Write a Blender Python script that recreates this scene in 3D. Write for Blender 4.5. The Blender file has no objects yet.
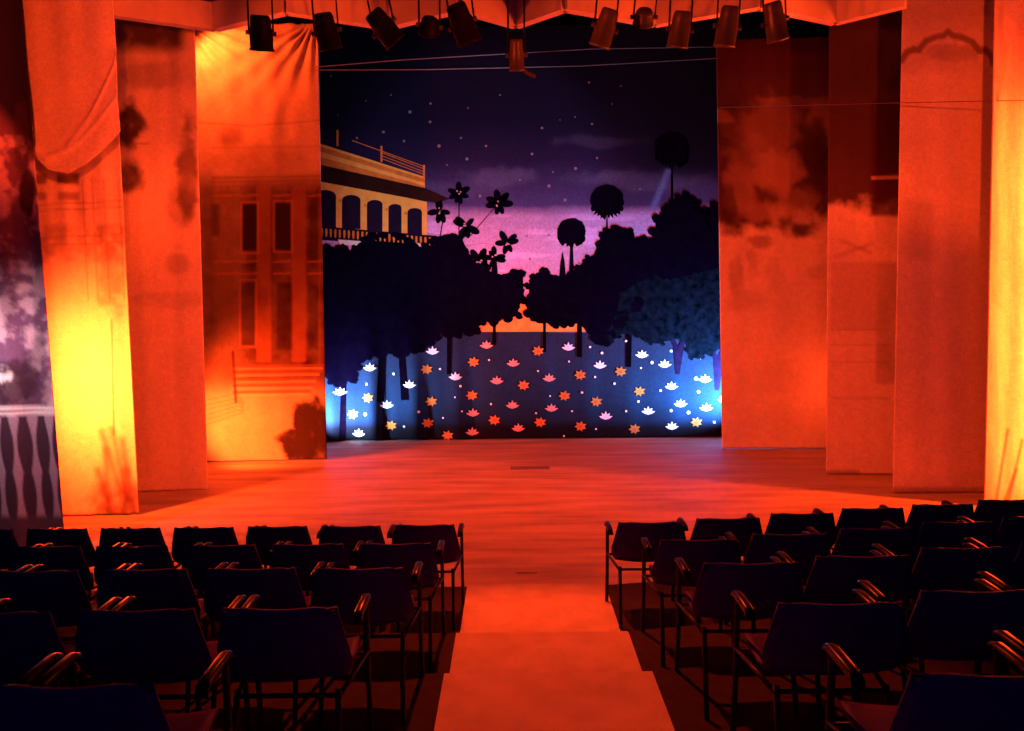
import bpy, bmesh, math, random
import numpy as np
from mathutils import Vector, Matrix

random.seed(7)
RNG = np.random.RandomState(11)
scene = bpy.context.scene
col = scene.collection

# ------------------------------------------------------------------ camera
W, H_IMG, F = 1024, 731, 780.0
CAM = Vector((0.0, 0.0, 2.41))
PITCH, ROLL = math.radians(4.8), math.radians(-0.6)
cam_rot = Matrix.Rotation(math.pi / 2 - PITCH, 3, 'X') @ Matrix.Rotation(ROLL, 3, 'Z')
cd = bpy.data.cameras.new('camera')
cd.sensor_fit = 'HORIZONTAL'
cd.sensor_width = 36.0
cd.lens = F * 36.0 / W
cd.clip_start = 0.05
cam = bpy.data.objects.new('camera', cd)
cam.matrix_world = Matrix.Translation(CAM) @ cam_rot.to_4x4()
col.objects.link(cam)
scene.camera = cam

# ------------------------------------------------------------------ world, exposure
wd = bpy.data.worlds.new('world')
wd.use_nodes = True
wd.node_tree.nodes['Background'].inputs[0].default_value = (0.050, 0.006, 0.15, 1)
wd.node_tree.nodes['Background'].inputs[1].default_value = 0.33
scene.world = wd
vs = scene.view_settings
vs.view_transform = 'Standard'
vs.look = 'None'
vs.exposure = 0.0
vs.gamma = 1.0
vs.use_curve_mapping = False

# ------------------------------------------------------------------ stage lights
AMBER = (1.0, 0.056, 0.0065)
LIGHTS = {}


def spot(name, loc, target, power, colour, size=90, blend=0.6, radius=0.06):
    ld = bpy.data.lights.new(name, 'SPOT')
    ld.energy = power
    ld.color = colour
    ld.spot_size = math.radians(size)
    ld.spot_blend = blend
    ld.shadow_soft_size = radius
    o = bpy.data.objects.new(name, ld)
    d = (Vector(target) - Vector(loc)).normalized()
    o.matrix_world = Matrix.Translation(Vector(loc)) @ d.to_track_quat('-Z', 'Y').to_matrix().to_4x4()
    col.objects.link(o)
    return o


def strip_light(name, loc, target, length, power, colour, spread):
    ld = bpy.data.lights.new(name, 'AREA')
    ld.shape = 'RECTANGLE'
    ld.size, ld.size_y = 0.10, length
    ld.energy = power
    ld.color = colour
    ld.spread = math.radians(spread)
    o = bpy.data.objects.new(name, ld)
    d = (Vector(target) - Vector(loc)).normalized()
    o.matrix_world = Matrix.Translation(Vector(loc)) @ d.to_track_quat('-Z', 'Y').to_matrix().to_4x4()
    col.objects.link(o)
    return o


# front-of-house lamps on a bar above the seats, out of the frame: cross light on the drapes, wash on the beams
for x0, tx in ((1.4, -4.9), (2.2, -4.8)):
    spot('front_light', (x0, 5.0, 4.6), (tx, 9.0, 3.6), 390, AMBER, 66, .45, .08)
    spot('front_light', (-x0, 5.0, 4.6), (-tx + .35, 9.2, 3.6), 410, AMBER, 66, .45, .08)
spot('front_light', (-2.6, 4.8, 4.3), (-5.1, 9.2, 5.0), 520, AMBER, 54, .6, .08)  # added unseen pair, only to brighten the upper drapes
spot('front_light', (3.7, 4.8, 4.3), (5.35, 9.4, 5.1), 520, AMBER, 54, .6, .08)
# added unseen spots standing in for bounce on the ceiling beams and hanging lamps
spot('added_side_fill', (-3.9, 8.05, 3.7), (.3, 8.9, 5.6), 310, AMBER, 80, .6, .08)
spot('added_side_fill', (5.0, 7.3, 2.6), (2.2, 7.9, 5.2), 1100, AMBER, 50, .6, .08)

# ------------------------------------------------------------------ pixel <-> world
R_T = cam_rot.transposed()


def ray(px, py):
    d = Vector(((px - 512.0) / F, (365.5 - py) / F, -1.0))
    return (cam_rot @ d).normalized()


def on_ground(px, py, z=0.0):
    d = ray(px, py)
    return CAM + d * ((z - CAM.z) / d.z)


def at_depth(px, py, Y):
    d = ray(px, py)
    return CAM + d * (Y / d.y)


_Rn = np.array(R_T)


def project(P):
    """P (n,3) array -> pixel arrays"""
    q = (P - np.array(CAM)) @ _Rn.T
    return 512.0 + F * q[:, 0] / -q[:, 2], 365.5 - F * q[:, 1] / -q[:, 2]


# ------------------------------------------------------------------ materials
def mat(name, colour, rough=0.6, noise=0.0, scale=8.0, metal=0.0, stretch=(1, 1, 1), bump=0.0, spec=0.5):
    m = bpy.data.materials.new(name)
    m.use_nodes = True
    nt = m.node_tree
    b = nt.nodes['Principled BSDF']
    b.inputs['Base Color'].default_value = (*colour, 1)
    b.inputs['Roughness'].default_value = rough
    b.inputs['Metallic'].default_value = metal
    b.inputs['Specular IOR Level'].default_value = spec
    tc = nt.nodes.new('ShaderNodeTexCoord')
    mp = nt.nodes.new('ShaderNodeMapping')
    mp.inputs['Scale'].default_value = stretch
    nz = nt.nodes.new('ShaderNodeTexNoise')
    nz.inputs['Scale'].default_value = scale
    nz.inputs['Detail'].default_value = 6
    nt.links.new(tc.outputs['Object'], mp.inputs[0])
    nt.links.new(mp.outputs[0], nz.inputs[0])
    cr = nt.nodes.new('ShaderNodeValToRGB')
    lo = [c * (1 - noise) for c in colour]
    hi = [min(1, c * (1 + noise)) for c in colour]
    cr.color_ramp.elements[0].position = 0.3
    cr.color_ramp.elements[1].position = 0.7
    cr.color_ramp.elements[0].color = (*lo, 1)
    cr.color_ramp.elements[1].color = (*hi, 1)
    nt.links.new(nz.outputs[0], cr.inputs[0])
    nt.links.new(cr.outputs[0], b.inputs['Base Color'])
    if bump:
        bp = nt.nodes.new('ShaderNodeBump')
        bp.inputs['Strength'].default_value = bump
        nt.links.new(nz.outputs[0], bp.inputs['Height'])
        nt.links.new(bp.outputs[0], b.inputs['Normal'])
    return m


def mat_painted(name, rough=0.9, grain=0.12, scale=60.0):
    """cloth whose scenic paint is a colour attribute, with a fine weave mottling"""
    m = bpy.data.materials.new(name)
    m.use_nodes = True
    nt = m.node_tree
    b = nt.nodes['Principled BSDF']
    b.inputs['Roughness'].default_value = rough
    b.inputs['Specular IOR Level'].default_value = 0.15
    at = nt.nodes.new('ShaderNodeAttribute')
    at.attribute_name = 'paint'
    tc = nt.nodes.new('ShaderNodeTexCoord')
    nz = nt.nodes.new('ShaderNodeTexNoise')
    nz.inputs['Scale'].default_value = scale
    nz.inputs['Detail'].default_value = 3
    nt.links.new(tc.outputs['Object'], nz.inputs[0])
    mr = nt.nodes.new('ShaderNodeMapRange')
    mr.inputs[1].default_value = 0.3
    mr.inputs[2].default_value = 0.7
    mr.inputs[3].default_value = 1 - grain
    mr.inputs[4].default_value = 1 + grain
    nt.links.new(nz.outputs[0], mr.inputs[0])
    mx = nt.nodes.new('ShaderNodeVectorMath')
    mx.operation = 'SCALE'
    nt.links.new(at.outputs['Color'], mx.inputs[0])
    nt.links.new(mr.outputs[0], mx.inputs['Scale'])
    nt.links.new(mx.outputs[0], b.inputs['Base Color'])
    bp = nt.nodes.new('ShaderNodeBump')
    bp.inputs['Strength'].default_value = 0.05
    nt.links.new(nz.outputs[0], bp.inputs['Height'])
    nt.links.new(bp.outputs[0], b.inputs['Normal'])
    return m


M = {}
M['cloth'] = mat_painted('painted_muslin')
M['backdrop'] = mat_painted('painted_canvas', grain=0.18, scale=30.0)
M['floor'] = mat('stage_floor', (0.42, 0.33, 0.25), 0.6, 0.32, 1.6, stretch=(0.5, 3.0, 1), bump=0.05, spec=0.15)
M['runner'] = mat('aisle_runner', (0.48, 0.41, 0.36), 0.9, 0.12, 5.0, bump=0.1, spec=0.1)
M['carpet'] = mat('dark_carpet', (0.035, 0.022, 0.03), 0.95, 0.2, 14.0, bump=0.2, spec=0.1)
M['black'] = mat('black_masking', (0.012, 0.006, 0.02), 0.95, 0.2, 3.0, spec=0.1)
M['ceiling'] = mat('ceiling_plaster', (0.05, 0.04, 0.05), 0.9, 0.2, 3.0)
M['beam'] = mat('beam_plaster', (0.55, 0.5, 0.46), 0.85, 0.10, 5.0, bump=0.1)
M['shell'] = mat('chair_plastic', (0.045, 0.006, 0.20), 0.6, 0.2, 20.0, spec=0.12)
M['tube'] = mat('chair_steel_black', (0.016, 0.006, 0.03), 0.42, 0.1, 20.0, spec=0.15)
M['arm'] = mat('armrest_plastic', (0.005, 0.003, 0.005), 0.3, 0.1, 20.0, spec=0.14)
M['can'] = mat('lamp_black_unlit', (0.006, 0.003, 0.006), 0.45, 0.2, 10.0, spec=0.04)  # blacker tone stands in for the left lamps' lack of light; yokes share it
M['can_grey_lit'] = mat('lamp_grey_lit', (0.05, 0.045, 0.04), 0.4, 0.2, 10.0, metal=0.0)  # paler tone for the lamps that catch light; knobs share it
M['lens'] = mat('lamp_glass', (0.5, 0.45, 0.4), 0.12, 0.05, 10.0)
M['steel'] = mat('steel_pipe', (0.16, 0.14, 0.14), 0.4, 0.1, 10.0, metal=0.6)
M['wire'] = mat('wire', (0.16, 0.11, 0.09), 0.5, 0.1, 10.0)
M['p_dark'] = mat('paint_foliage_dark', (0.0025, 0.001, 0.006), 1.0, 0.3, 6.0, spec=0.0)
M['p_foliage_lit'] = mat('paint_foliage_blue_lit', (0.003, 0.005, 0.010), 1.0, 0.8, 9.0, spec=0.0)  # bluish light on this foliage is put into its paint
M['p_trunk'] = mat('paint_trunk', (0.003, 0.001, 0.004), 1.0, 0.3, 9.0, spec=0.0)
M['p_trunk2'] = mat('paint_trunk_mauve', (0.015, 0.006, 0.025), 1.0, 0.3, 9.0, spec=0.0)
M['p_gold'] = mat('paint_gold', (1.0, 0.38, 0.055), 0.9, 0.12, 8.0, spec=0.1)
M['p_gold2'] = mat('paint_ochre', (0.72, 0.18, 0.02), 0.9, 0.2, 8.0, spec=0.1)
M['p_eave'] = mat('paint_brown', (0.030, 0.008, 0.006), 1.0, 0.2, 8.0, spec=0.0)
M['p_arch'] = mat('paint_arch_dark', (0.016, 0.007, 0.02), 1.0, 0.2, 8.0, spec=0.0)  # dark paint of the arch openings and balcony band
M['p_cream'] = mat('paint_cream', (0.8, 0.7, 0.55), 0.9, 0.1, 8.0, spec=0.1)
M['p_strip'] = mat('paint_sunset_orange', (0.85, 0.32, 0.05), 0.9, 0.25, 8.0, spec=0.1)
M['p_white'] = mat('paint_lotus_white', (0.86, 0.82, 0.84), 0.9, 0.05, 20.0, spec=0.1)
M['p_white_amber_lit'] = mat('paint_lotus_amber_lit', (0.56, 0.30, 0.24), 0.9, 0.08, 20.0, spec=0.1)  # white blossoms, the orange light's tint mixed into their paint
M['p_orange'] = mat('paint_lotus_orange', (0.52, 0.20, 0.035), 0.9, 0.12, 20.0, spec=0.1)
M['p_red'] = mat('paint_lotus_heart', (0.45, 0.12, 0.06), 0.9, 0.12, 20.0, spec=0.1)  # red paint of the lotus hearts
M['p_star'] = mat('paint_star', (0.20, 0.15, 0.16), 0.9, 0.1, 20.0, spec=0.1)


# ------------------------------------------------------------------ object helpers
def link(name, me, material, parent=None):
    o = bpy.data.objects.new(name, me)
    if material is not None and len(me.materials) == 0:
        me.materials.append(material)
    col.objects.link(o)
    if parent is not None:
        o.parent = parent
    return o


def obj(name, bm, material, parent=None, smooth=False):
    me = bpy.data.meshes.new(name)
    bmesh.ops.recalc_face_normals(bm, faces=bm.faces)
    bm.to_mesh(me)
    bm.free()
    if smooth:
        for p in me.polygons:
            p.use_smooth = True
    return link(name, me, material, parent)


def thing(name, loc=(0, 0, 0), rz=0.0):
    o = bpy.data.objects.new(name, None)
    o.location = loc
    o.rotation_euler = (0, 0, rz)
    o.empty_display_size = 0.1
    col.objects.link(o)
    return o


def tag(o, label, cat, group=None):
    o['label'] = label
    o['category'] = cat
    if group:
        o['group'] = group
    return o


def structure(o, label=None):
    o['kind'] = 'structure'
    if label:
        o['label'] = label
    return o


def box(bm, x0, x1, y0, y1, z0, z1):
    v = [bm.verts.new((x, y, z)) for z in (z0, z1) for y in (y0, y1) for x in (x0, x1)]
    for f in ((0, 1, 3, 2), (4, 6, 7, 5), (0, 4, 5, 1), (2, 3, 7, 6), (0, 2, 6, 4), (1, 5, 7, 3)):
        bm.faces.new([v[i] for i in f])
    return v


def prism(bm, poly, z0, z1):
    a = [bm.verts.new((x, y, z0)) for x, y in poly]
    b = [bm.verts.new((x, y, z1)) for x, y in poly]
    n = len(poly)
    bm.faces.new(a[::-1])
    bm.faces.new(b)
    for i in range(n):
        bm.faces.new((a[i], a[(i + 1) % n], b[(i + 1) % n], b[i]))


def tube(bm, pts, r, n=8, radii=None):
    pts = [Vector(p) for p in pts]
    rings = []
    for i, p in enumerate(pts):
        if i == 0:
            t = pts[1] - pts[0]
        elif i == len(pts) - 1:
            t = pts[-1] - pts[-2]
        else:
            t = (pts[i + 1] - p).normalized() + (p - pts[i - 1]).normalized()
        t.normalize()
        up = Vector((0, 0, 1)) if abs(t.z) < 0.9 else Vector((0, 1, 0))
        a = t.cross(up).normalized()
        b = t.cross(a).normalized()
        rr = radii[i] if radii else r
        rings.append([bm.verts.new(p + (a * math.cos(2 * math.pi * k / n) + b * math.sin(2 * math.pi * k / n)) * rr)
                      for k in range(n)])
    for i in range(len(rings) - 1):
        for k in range(n):
            bm.faces.new((rings[i][k], rings[i][(k + 1) % n], rings[i + 1][(k + 1) % n], rings[i + 1][k]))
    bm.faces.new(rings[0][::-1])
    bm.faces.new(rings[-1])


def lathe(bm, prof, n=20):
    """prof: list of (r, z); axis z"""
    rings = []
    for r, z in prof:
        rings.append([bm.verts.new((r * math.cos(2 * math.pi * k / n), r * math.sin(2 * math.pi * k / n), z)) for k in range(n)])
    for i in range(len(rings) - 1):
        for k in range(n):
            bm.faces.new((rings[i][k], rings[i][(k + 1) % n], rings[i + 1][(k + 1) % n], rings[i + 1][k]))
    return rings


# ------------------------------------------------------------------ numpy paint helpers
def smooth01(x):
    x = np.clip(x, 0, 1)
    return x * x * (3 - 2 * x)


def m_rect(x, y, x0, x1, y0, y1, s=3.0):
    return (smooth01((x - x0) / s + .5) * smooth01((x1 - x) / s + .5)
            * smooth01((y - y0) / s + .5) * smooth01((y1 - y) / s + .5))


def m_ell(x, y, cx, cy, rx, ry, s=0.35):
    d = np.sqrt(((x - cx) / rx) ** 2 + ((y - cy) / ry) ** 2)
    d = d * (1 + .9 * (vnoise(x + cx, y + cy, 13, 4) - .5))
    return smooth01((1 - d) / s + .5)


def m_line(x, y, pts, w, s=1.5):
    out = np.zeros_like(x)
    for (ax, ay), (bx, by) in zip(pts[:-1], pts[1:]):
        dx, dy = bx - ax, by - ay
        t = np.clip(((x - ax) * dx + (y - ay) * dy) / (dx * dx + dy * dy), 0, 1)
        d = np.hypot(x - ax - t * dx, y - ay - t * dy)
        out = np.maximum(out, smooth01((w - d) / s + .5))
    return out


_lat = RNG.rand(64, 64)


def vnoise(x, y, sc, octs=4):
    out = np.zeros_like(x)
    amp, tot = 1.0, 0.0
    for o in range(octs):
        fx, fy = x / sc + 17.3 * o, y / sc + 5.1 * o
        ix, iy = np.floor(fx).astype(int), np.floor(fy).astype(int)
        tx, ty = smooth01(fx - ix), smooth01(fy - iy)
        a = _lat[iy % 64, ix % 64]
        b = _lat[iy % 64, (ix + 1) % 64]
        c = _lat[(iy + 1) % 64, ix % 64]
        d = _lat[(iy + 1) % 64, (ix + 1) % 64]
        out += amp * ((a * (1 - tx) + b * tx) * (1 - ty) + (c * (1 - tx) + d * tx) * ty)
        tot += amp
        amp *= .55
        sc *= .5
    return out / tot


def mixc(c, m, colour):
    return c * (1 - m[:, None]) + np.array(colour)[None, :] * m[:, None]


def grid_mesh(name, P, nu, nv, colours=None):
    """P: (nv*nu, 3) row-major"""
    me = bpy.data.meshes.new(name)
    i = np.arange(nu * nv).reshape(nv, nu)
    q = np.stack([i[:-1, :-1], i[1:, :-1], i[1:, 1:], i[:-1, 1:]], -1).reshape(-1, 4)
    me.vertices.add(len(P))
    me.vertices.foreach_set('co', P.astype(np.float32).ravel())
    me.loops.add(q.size)
    me.loops.foreach_set('vertex_index', q.ravel().astype(np.int32))
    me.polygons.add(len(q))
    me.polygons.foreach_set('loop_start', np.arange(0, q.size, 4, dtype=np.int32))
    me.polygons.foreach_set('use_smooth', np.ones(len(q), dtype=bool))
    me.update(calc_edges=True)
    me.validate()
    if colours is not None:
        at = me.attributes.new('paint', 'FLOAT_COLOR', 'POINT')
        c4 = np.concatenate([np.clip(colours, 0, 1), np.ones((len(colours), 1))], 1)
        at.data.foreach_set('color', c4.astype(np.float32).ravel())
    return me


def edge_point(B, T, z):
    t = (z - B.z) / (T.z - B.z)
    return B + (T - B) * t


def drape(name, bl, br, tl, tr, ztop, paint, folds, label, nu=100, nv=280, zbot=0.015, Ypin=None, group=None, extra=None):
    """a hanging painted cloth: bl, br bottom pixels on the floor (or (px, Y)), tl, tr top-edge reference pixels"""
    BL = on_ground(*bl) if Ypin is None else at_depth(bl[0], bl[1], Ypin)
    BR = on_ground(*br) if Ypin is None else at_depth(br[0], br[1], Ypin)
    BL.z = BR.z = zbot
    TL = at_depth(*tl, BL.y)
    TR = at_depth(*tr, BR.y)
    TL = edge_point(BL, TL, ztop)
    TR = edge_point(BR, TR, ztop)
    u, v = np.meshgrid(np.linspace(0, 1, nu), np.linspace(0, 1, nv))
    u, v = u.ravel(), v.ravel()                       # v = 0 at the top
    BLn, BRn, TLn, TRn = (np.array(p) for p in (BL, BR, TL, TR))
    P = ((1 - v)[:, None] * ((1 - u)[:, None] * TLn + u[:, None] * TRn)
         + v[:, None] * ((1 - u)[:, None] * BLn + u[:, None] * BRn))
    px, py = project(P)
    colours = paint(px, py)
    d = np.zeros_like(u)
    for amp, freq, ph, drift in folds:
        d += amp * np.sin(2 * math.pi * freq * (u + drift * v) + ph) * (0.55 + 0.45 * np.sin(2.1 * v + ph))
    if extra is not None:
        d += extra(u, v)
    along = BRn - BLn
    nrm = np.array([along[1], -along[0], 0.0])
    nrm /= np.linalg.norm(nrm)
    if nrm[1] > 0:
        nrm = -nrm
    P = P + d[:, None] * nrm[None, :]
    me = grid_mesh(name, P, nu, nv, colours)
    o = link(name, me, M['cloth'])
    so = o.modifiers.new('cloth thickness', 'SOLIDIFY')
    so.thickness = 0.006
    tag(o, label, 'drape', group)
    return o, BL, BR


# ================================================================== SETTING
def quad_obj(name, x0, x1, y0, y1, z0, z1, m):
    bm = bmesh.new()
    box(bm, x0, x1, y0, y1, z0, z1)
    return structure(obj(name, bm, m))


quad_obj('floor', -9, 9, 5.12, 15.2, -0.2, 0.0, M['floor'])
quad_obj('wall_back', -9, 9, 15.2, 15.4, -0.2, 8.2, M['black'])
quad_obj('wall_left', -9.2, -9, -2.0, 15.4, -0.2, 8.2, M['black'])
quad_obj('wall_right', 9, 9.2, -2.0, 15.4, -0.2, 8.2, M['black'])
ceil = quad_obj('ceiling', -9.2, 9.2, -2.0, 15.4, 8.2, 8.4, M['black'])

# --- zigzag plaster beams under the ceiling, over the front of the stage
ZB0, ZB1 = 5.44, 5.73
bm = bmesh.new()
box(bm, -4.05, 4.45, 4.5, 9.10, ZB1, ZB1 + 0.12)
slab = structure(obj('ceiling_slab', bm, M['ceiling']), 'lowered dark ceiling panel over the front of the stage')
far_px = [(105, 22), (215, 40), (286, 20), (388, 45), (460, 26), (516, 37), (565, 23), (655, 44), (760, 26), (835, 28), (905, 12)]
# alternate far / near nodes of the zigzag
nodes = []
for i, (px, py) in enumerate(far_px):
    Yn = 9.0 if i % 2 else 8.5
    p = at_depth(px, py, Yn)
    nodes.append(Vector((p.x, Yn, 0)))


def beam(a, b, w=0.11):
    d = (b - a).normalized()
    n = Vector((-d.y, d.x, 0)) * w / 2
    bm = bmesh.new()
    prism(bm, [((a - n).x, (a - n).y), ((b - n).x, (b - n).y), ((b + n).x, (b + n).y), ((a + n).x, (a + n).y)], ZB0, ZB1 + 0.01)
    return obj('beam', bm, M['beam'], slab)


for a, b in zip(nodes[:-1], nodes[1:]):
    beam(a, b)

# --- raked seating platforms, aisle between them
STEP = 0.165
EDGE = [5.12 - 0.91 * k for k in range(6)]          # front edge of tier k+1
SL = math.tan(math.radians(10))
for k in range(6):
    t = STEP * (k + 1)
    y1 = EDGE[k]
    y0 = EDGE[k + 1] if k < 5 else -1.9
    bm = bmesh.new()
    prism(bm, [(-8.9, y0), (-0.40, y0), (-0.40, y1), (-8.9, y1)], -0.2, t)
    structure(obj('trim_%d' % (1 + 3 * k), bm, M['carpet']), 'dark carpeted seating step left of the aisle, step %d up' % (k + 1))
    bm = bmesh.new()
    prism(bm, [(0.77, y0), (8.9, y0 + SL * 8.13), (8.9, y1 + SL * 8.13), (0.77, y1)], -0.2, t)
    structure(obj('trim_%d' % (2 + 3 * k), bm, M['carpet']), 'dark carpeted seating step right of the aisle, step %d up' % (k + 1))
    bm = bmesh.new()
    box(bm, -0.398, 0.768, y0 + 0.001, y1, -0.2, t)
    structure(obj('trim_%d' % (3 + 3 * k), bm, M['runner']), 'pale aisle step between the seats, step %d up' % (k + 1))
# flat carpet in front of the first step
bm = bmesh.new(); box(bm, -8.9, -0.40, 5.122, 6.40, 0.0, 0.006)
structure(obj('trim_19', bm, M['carpet']), 'dark carpet under the front row left of the aisle')
bm = bmesh.new(); prism(bm, [(0.77, 5.122), (8.9, 5.122 + SL * 8.13), (8.9, 6.40 + SL * 8.13), (0.77, 6.40)], 0.0, 0.006)
structure(obj('trim_20', bm, M['carpet']), 'dark carpet under the front row right of the aisle')
bm = bmesh.new(); box(bm, -0.398, 0.768, 5.122, 6.44, 0.0, 0.008)
structure(obj('trim_21', bm, M['runner']), 'pale aisle runner on the floor before the stage')

# ================================================================== BACKDROP
BL = on_ground(320, 443)
YB = 13.35


def bd_off(x, z):
    lo = np.clip((2.4 - z) / 2.4, 0, 1)
    left = np.clip((0.5 - x) / 3.0, 0.15, 1)
    return lo * left * (0.065 * np.sin(x * 8.6 + 0.5) + 0.018 * np.sin(x * 17.0 + 1.2 + 0.3 * z))


nu, nv = 330, 300
xs = np.linspace(-4.05, 4.25, nu)
zs = np.linspace(6.95, 0.03, nv)
X, Z = np.meshgrid(xs, zs)
X, Z = X.ravel(), Z.ravel()
P = np.stack([X, np.full_like(X, YB), Z], 1)
px, py = project(P)


def paint_backdrop(x, y):
    stops = [(40, (.003, .001, .010)), (125, (.004, .002, .016)), (160, (.014, .006, .036)), (182, (.034, .020, .075)),
             (204, (.055, .036, .12)), (216, (.38, .20, .36)), (250, (.55, .27, .44)), (292, (.54, .25, .36)), (312, (.36, .18, .26)), (322, (.36, .16, .2)),
             (331, (.36, .16, .2)), (332, (.014, .019, .050)), (400, (.007, .022, .060)), (420, (.006, .016, .046)), (428, (.003, .002, .007)), (445, (.002, .001, .005))]
    ys = [s[0] for s in stops]
    yy = y + (vnoise(x, y, 40) - .5) * 10 * (y < 300)
    c = np.stack([np.interp(yy, ys, [s[1][k] for s in stops]) for k in range(3)], 1)
    # sky turns to lavender on the right, streaky clouds
    sk = (y < 332).astype(float)
    lav = smooth01((x - 540) / 90) * smooth01((y - 205) / 14) * sk
    c = mixc(c, lav * .75, (.42, .34, .66))
    st = smooth01((vnoise(x * .22, y * 2.0, 16) - .52) * 6) * smooth01((y - 208) / 10) * sk
    c = c * (1 + .35 * st[:, None])
    for cx, cy, rx, ry, a in ((500, 178, 34, 9, .5), (640, 180, 62, 9, .6), (600, 141, 40, 5, .22), (455, 190, 45, 9, .3), (690, 186, 35, 10, .3)):
        c = mixc(c, a * m_ell(x, y + (vnoise(x, y, 20) - .5) * 8, cx, cy, rx, ry, .9), (.09, .08, .16))
    c = mixc(c, .85 * smooth01((x - 610) / 60) * (1 - smooth01((y - 160) / 30)) * sk, (.002, .001, .008))
    # shaft of blue by the palm
    c = mixc(c, .6 * m_line(x, y, [(668, 172), (654, 206)], 3, 4), (.13, .22, .45))
    # ground tone mottling
    g = (y > 332).astype(float)
    c = c * (1 + g * .5 * (vnoise(x, y, 22) - .5))[:, None]
    return c


c = paint_backdrop(px, py)
P[:, 1] += bd_off(X, Z)
backdrop = link('backdrop', grid_mesh('backdrop', P, nu, nv, c), M['backdrop'])
so = backdrop.modifiers.new('cloth thickness', 'SOLIDIFY'); so.thickness = 0.006; so.offset = -1
tag(backdrop, 'large painted night garden backdrop cloth hanging at the back of the stage', 'backdrop')


def bd_xy(px, py):
    p = at_depth(px, py, YB)
    return p.x, p.z


def bd_poly(name, polys, m, layer=1, parent=None, cut=True, raw=False):
    """flat painted shapes laid on the cloth, following its folds"""
    bm = bmesh.new()
    for ip, pts in enumerate(polys):
        vv = []
        for q in pts:
            x, z = q if raw else bd_xy(*q)
            vv.append(bm.verts.new((x, -0.00005 * min(ip, 40), z)))
        try:
            bm.faces.new(vv)
        except ValueError:
            pass
    bmesh.ops.triangulate(bm, faces=bm.faces[:])
    if cut:
        xa = min(v.co.x for v in bm.verts); xb = max(v.co.x for v in bm.verts)
        za = min(v.co.z for v in bm.verts)
        if za < 2.4 and xb - xa > 0.1:
            x = math.ceil(xa / 0.05) * 0.05
            while x < xb:
                bmesh.ops.bisect_plane(bm, geom=bm.verts[:] + bm.edges[:] + bm.faces[:], plane_co=(x, 0, 0), plane_no=(1, 0, 0))
                x += 0.05
        for z in (0.4, 0.8, 1.2, 1.6, 1.8, 2.0, 2.4, 2.6):
            if za < z:
                bmesh.ops.bisect_plane(bm, geom=bm.verts[:] + bm.edges[:] + bm.faces[:], plane_co=(0, 0, z), plane_no=(0, 0, 1))
    for v in bm.verts:
        v.co.y += YB + float(bd_off(v.co.x, v.co.z)) - 0.0012 - 0.0004 * layer - 0.005 * min(1.0, max(0.0, (2.6 - v.co.z) / 0.8))
    for f in bm.faces:
        if f.normal.y > 0:
            f.normal_flip()
    me = bpy.data.meshes.new(name)
    bm.to_mesh(me); bm.free()
    return link(name, me, m, parent or backdrop)


def ellipse(cx, cy, rx, ry, n=16, rot=0.0):
    out = []
    for k in range(n):
        a = 2 * math.pi * k / n
        x, y = rx * math.cos(a), ry * math.sin(a)
        out.append((cx + x * math.cos(rot) - y * math.sin(rot), cy + x * math.sin(rot) + y * math.cos(rot)))
    return out


def leafy(pts, r=5.0):
    """turn every stretch of an outline into a row of rounded leaf clumps"""
    out = []
    n = len(pts)
    for i in range(n):
        ax, ay = pts[i]; bx, by = pts[(i + 1) % n]
        L = math.hypot(bx - ax, by - ay)
        k = max(1, int(L / (r * random.uniform(1.2, 2.2))))
        nx, ny = (by - ay) / L, -(bx - ax) / L
        for j in range(k):
            h = min(r, L / k) * random.uniform(.15, .42)
            for q in range(6):
                t = (j + q / 6) / k
                o = h * math.sin(math.pi * q / 6) + random.uniform(-.35, .35)
                out.append((ax + (bx - ax) * t + nx * o, ay + (by - ay) * t + ny * o))
    return out


def clumps(pts, r0=2.5, r1=6.0):
    out = [leafy(pts, 5)]
    n = len(pts)
    for i in range(n):
        ax, ay = pts[i]; bx, by = pts[(i + 1) % n]
        if min(ax, bx) < 316 or max(ax, bx) > 730:
            continue
        L = math.hypot(bx - ax, by - ay)
        for j in range(max(1, int(L / 5))):
            t = random.random()
            r = random.uniform(r0, r1)
            out.append(leafy(ellipse(ax + (bx - ax) * t + random.uniform(-2, 2), ay + (by - ay) * t + random.uniform(-1, 2.5), r, r * .72, 7, random.random()), 2.5))
    return out


def bumpy(pts, step=5.0, amp=2.0, skip=()):
    """resample an outline and give it leafy scallops"""
    out = []
    n = len(pts)
    for i in range(n):
        ax, ay = pts[i]; bx, by = pts[(i + 1) % n]
        L = math.hypot(bx - ax, by - ay)
        k = max(1, int(L / step))
        nx, ny = (by - ay) / L, -(bx - ax) / L
        for j in range(k):
            t = j / k
            o = amp * (random.random() - .35) if i not in skip else 0
            out.append((ax + (bx - ax) * t + nx * o, ay + (by - ay) * t + ny * o))
    return out


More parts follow.
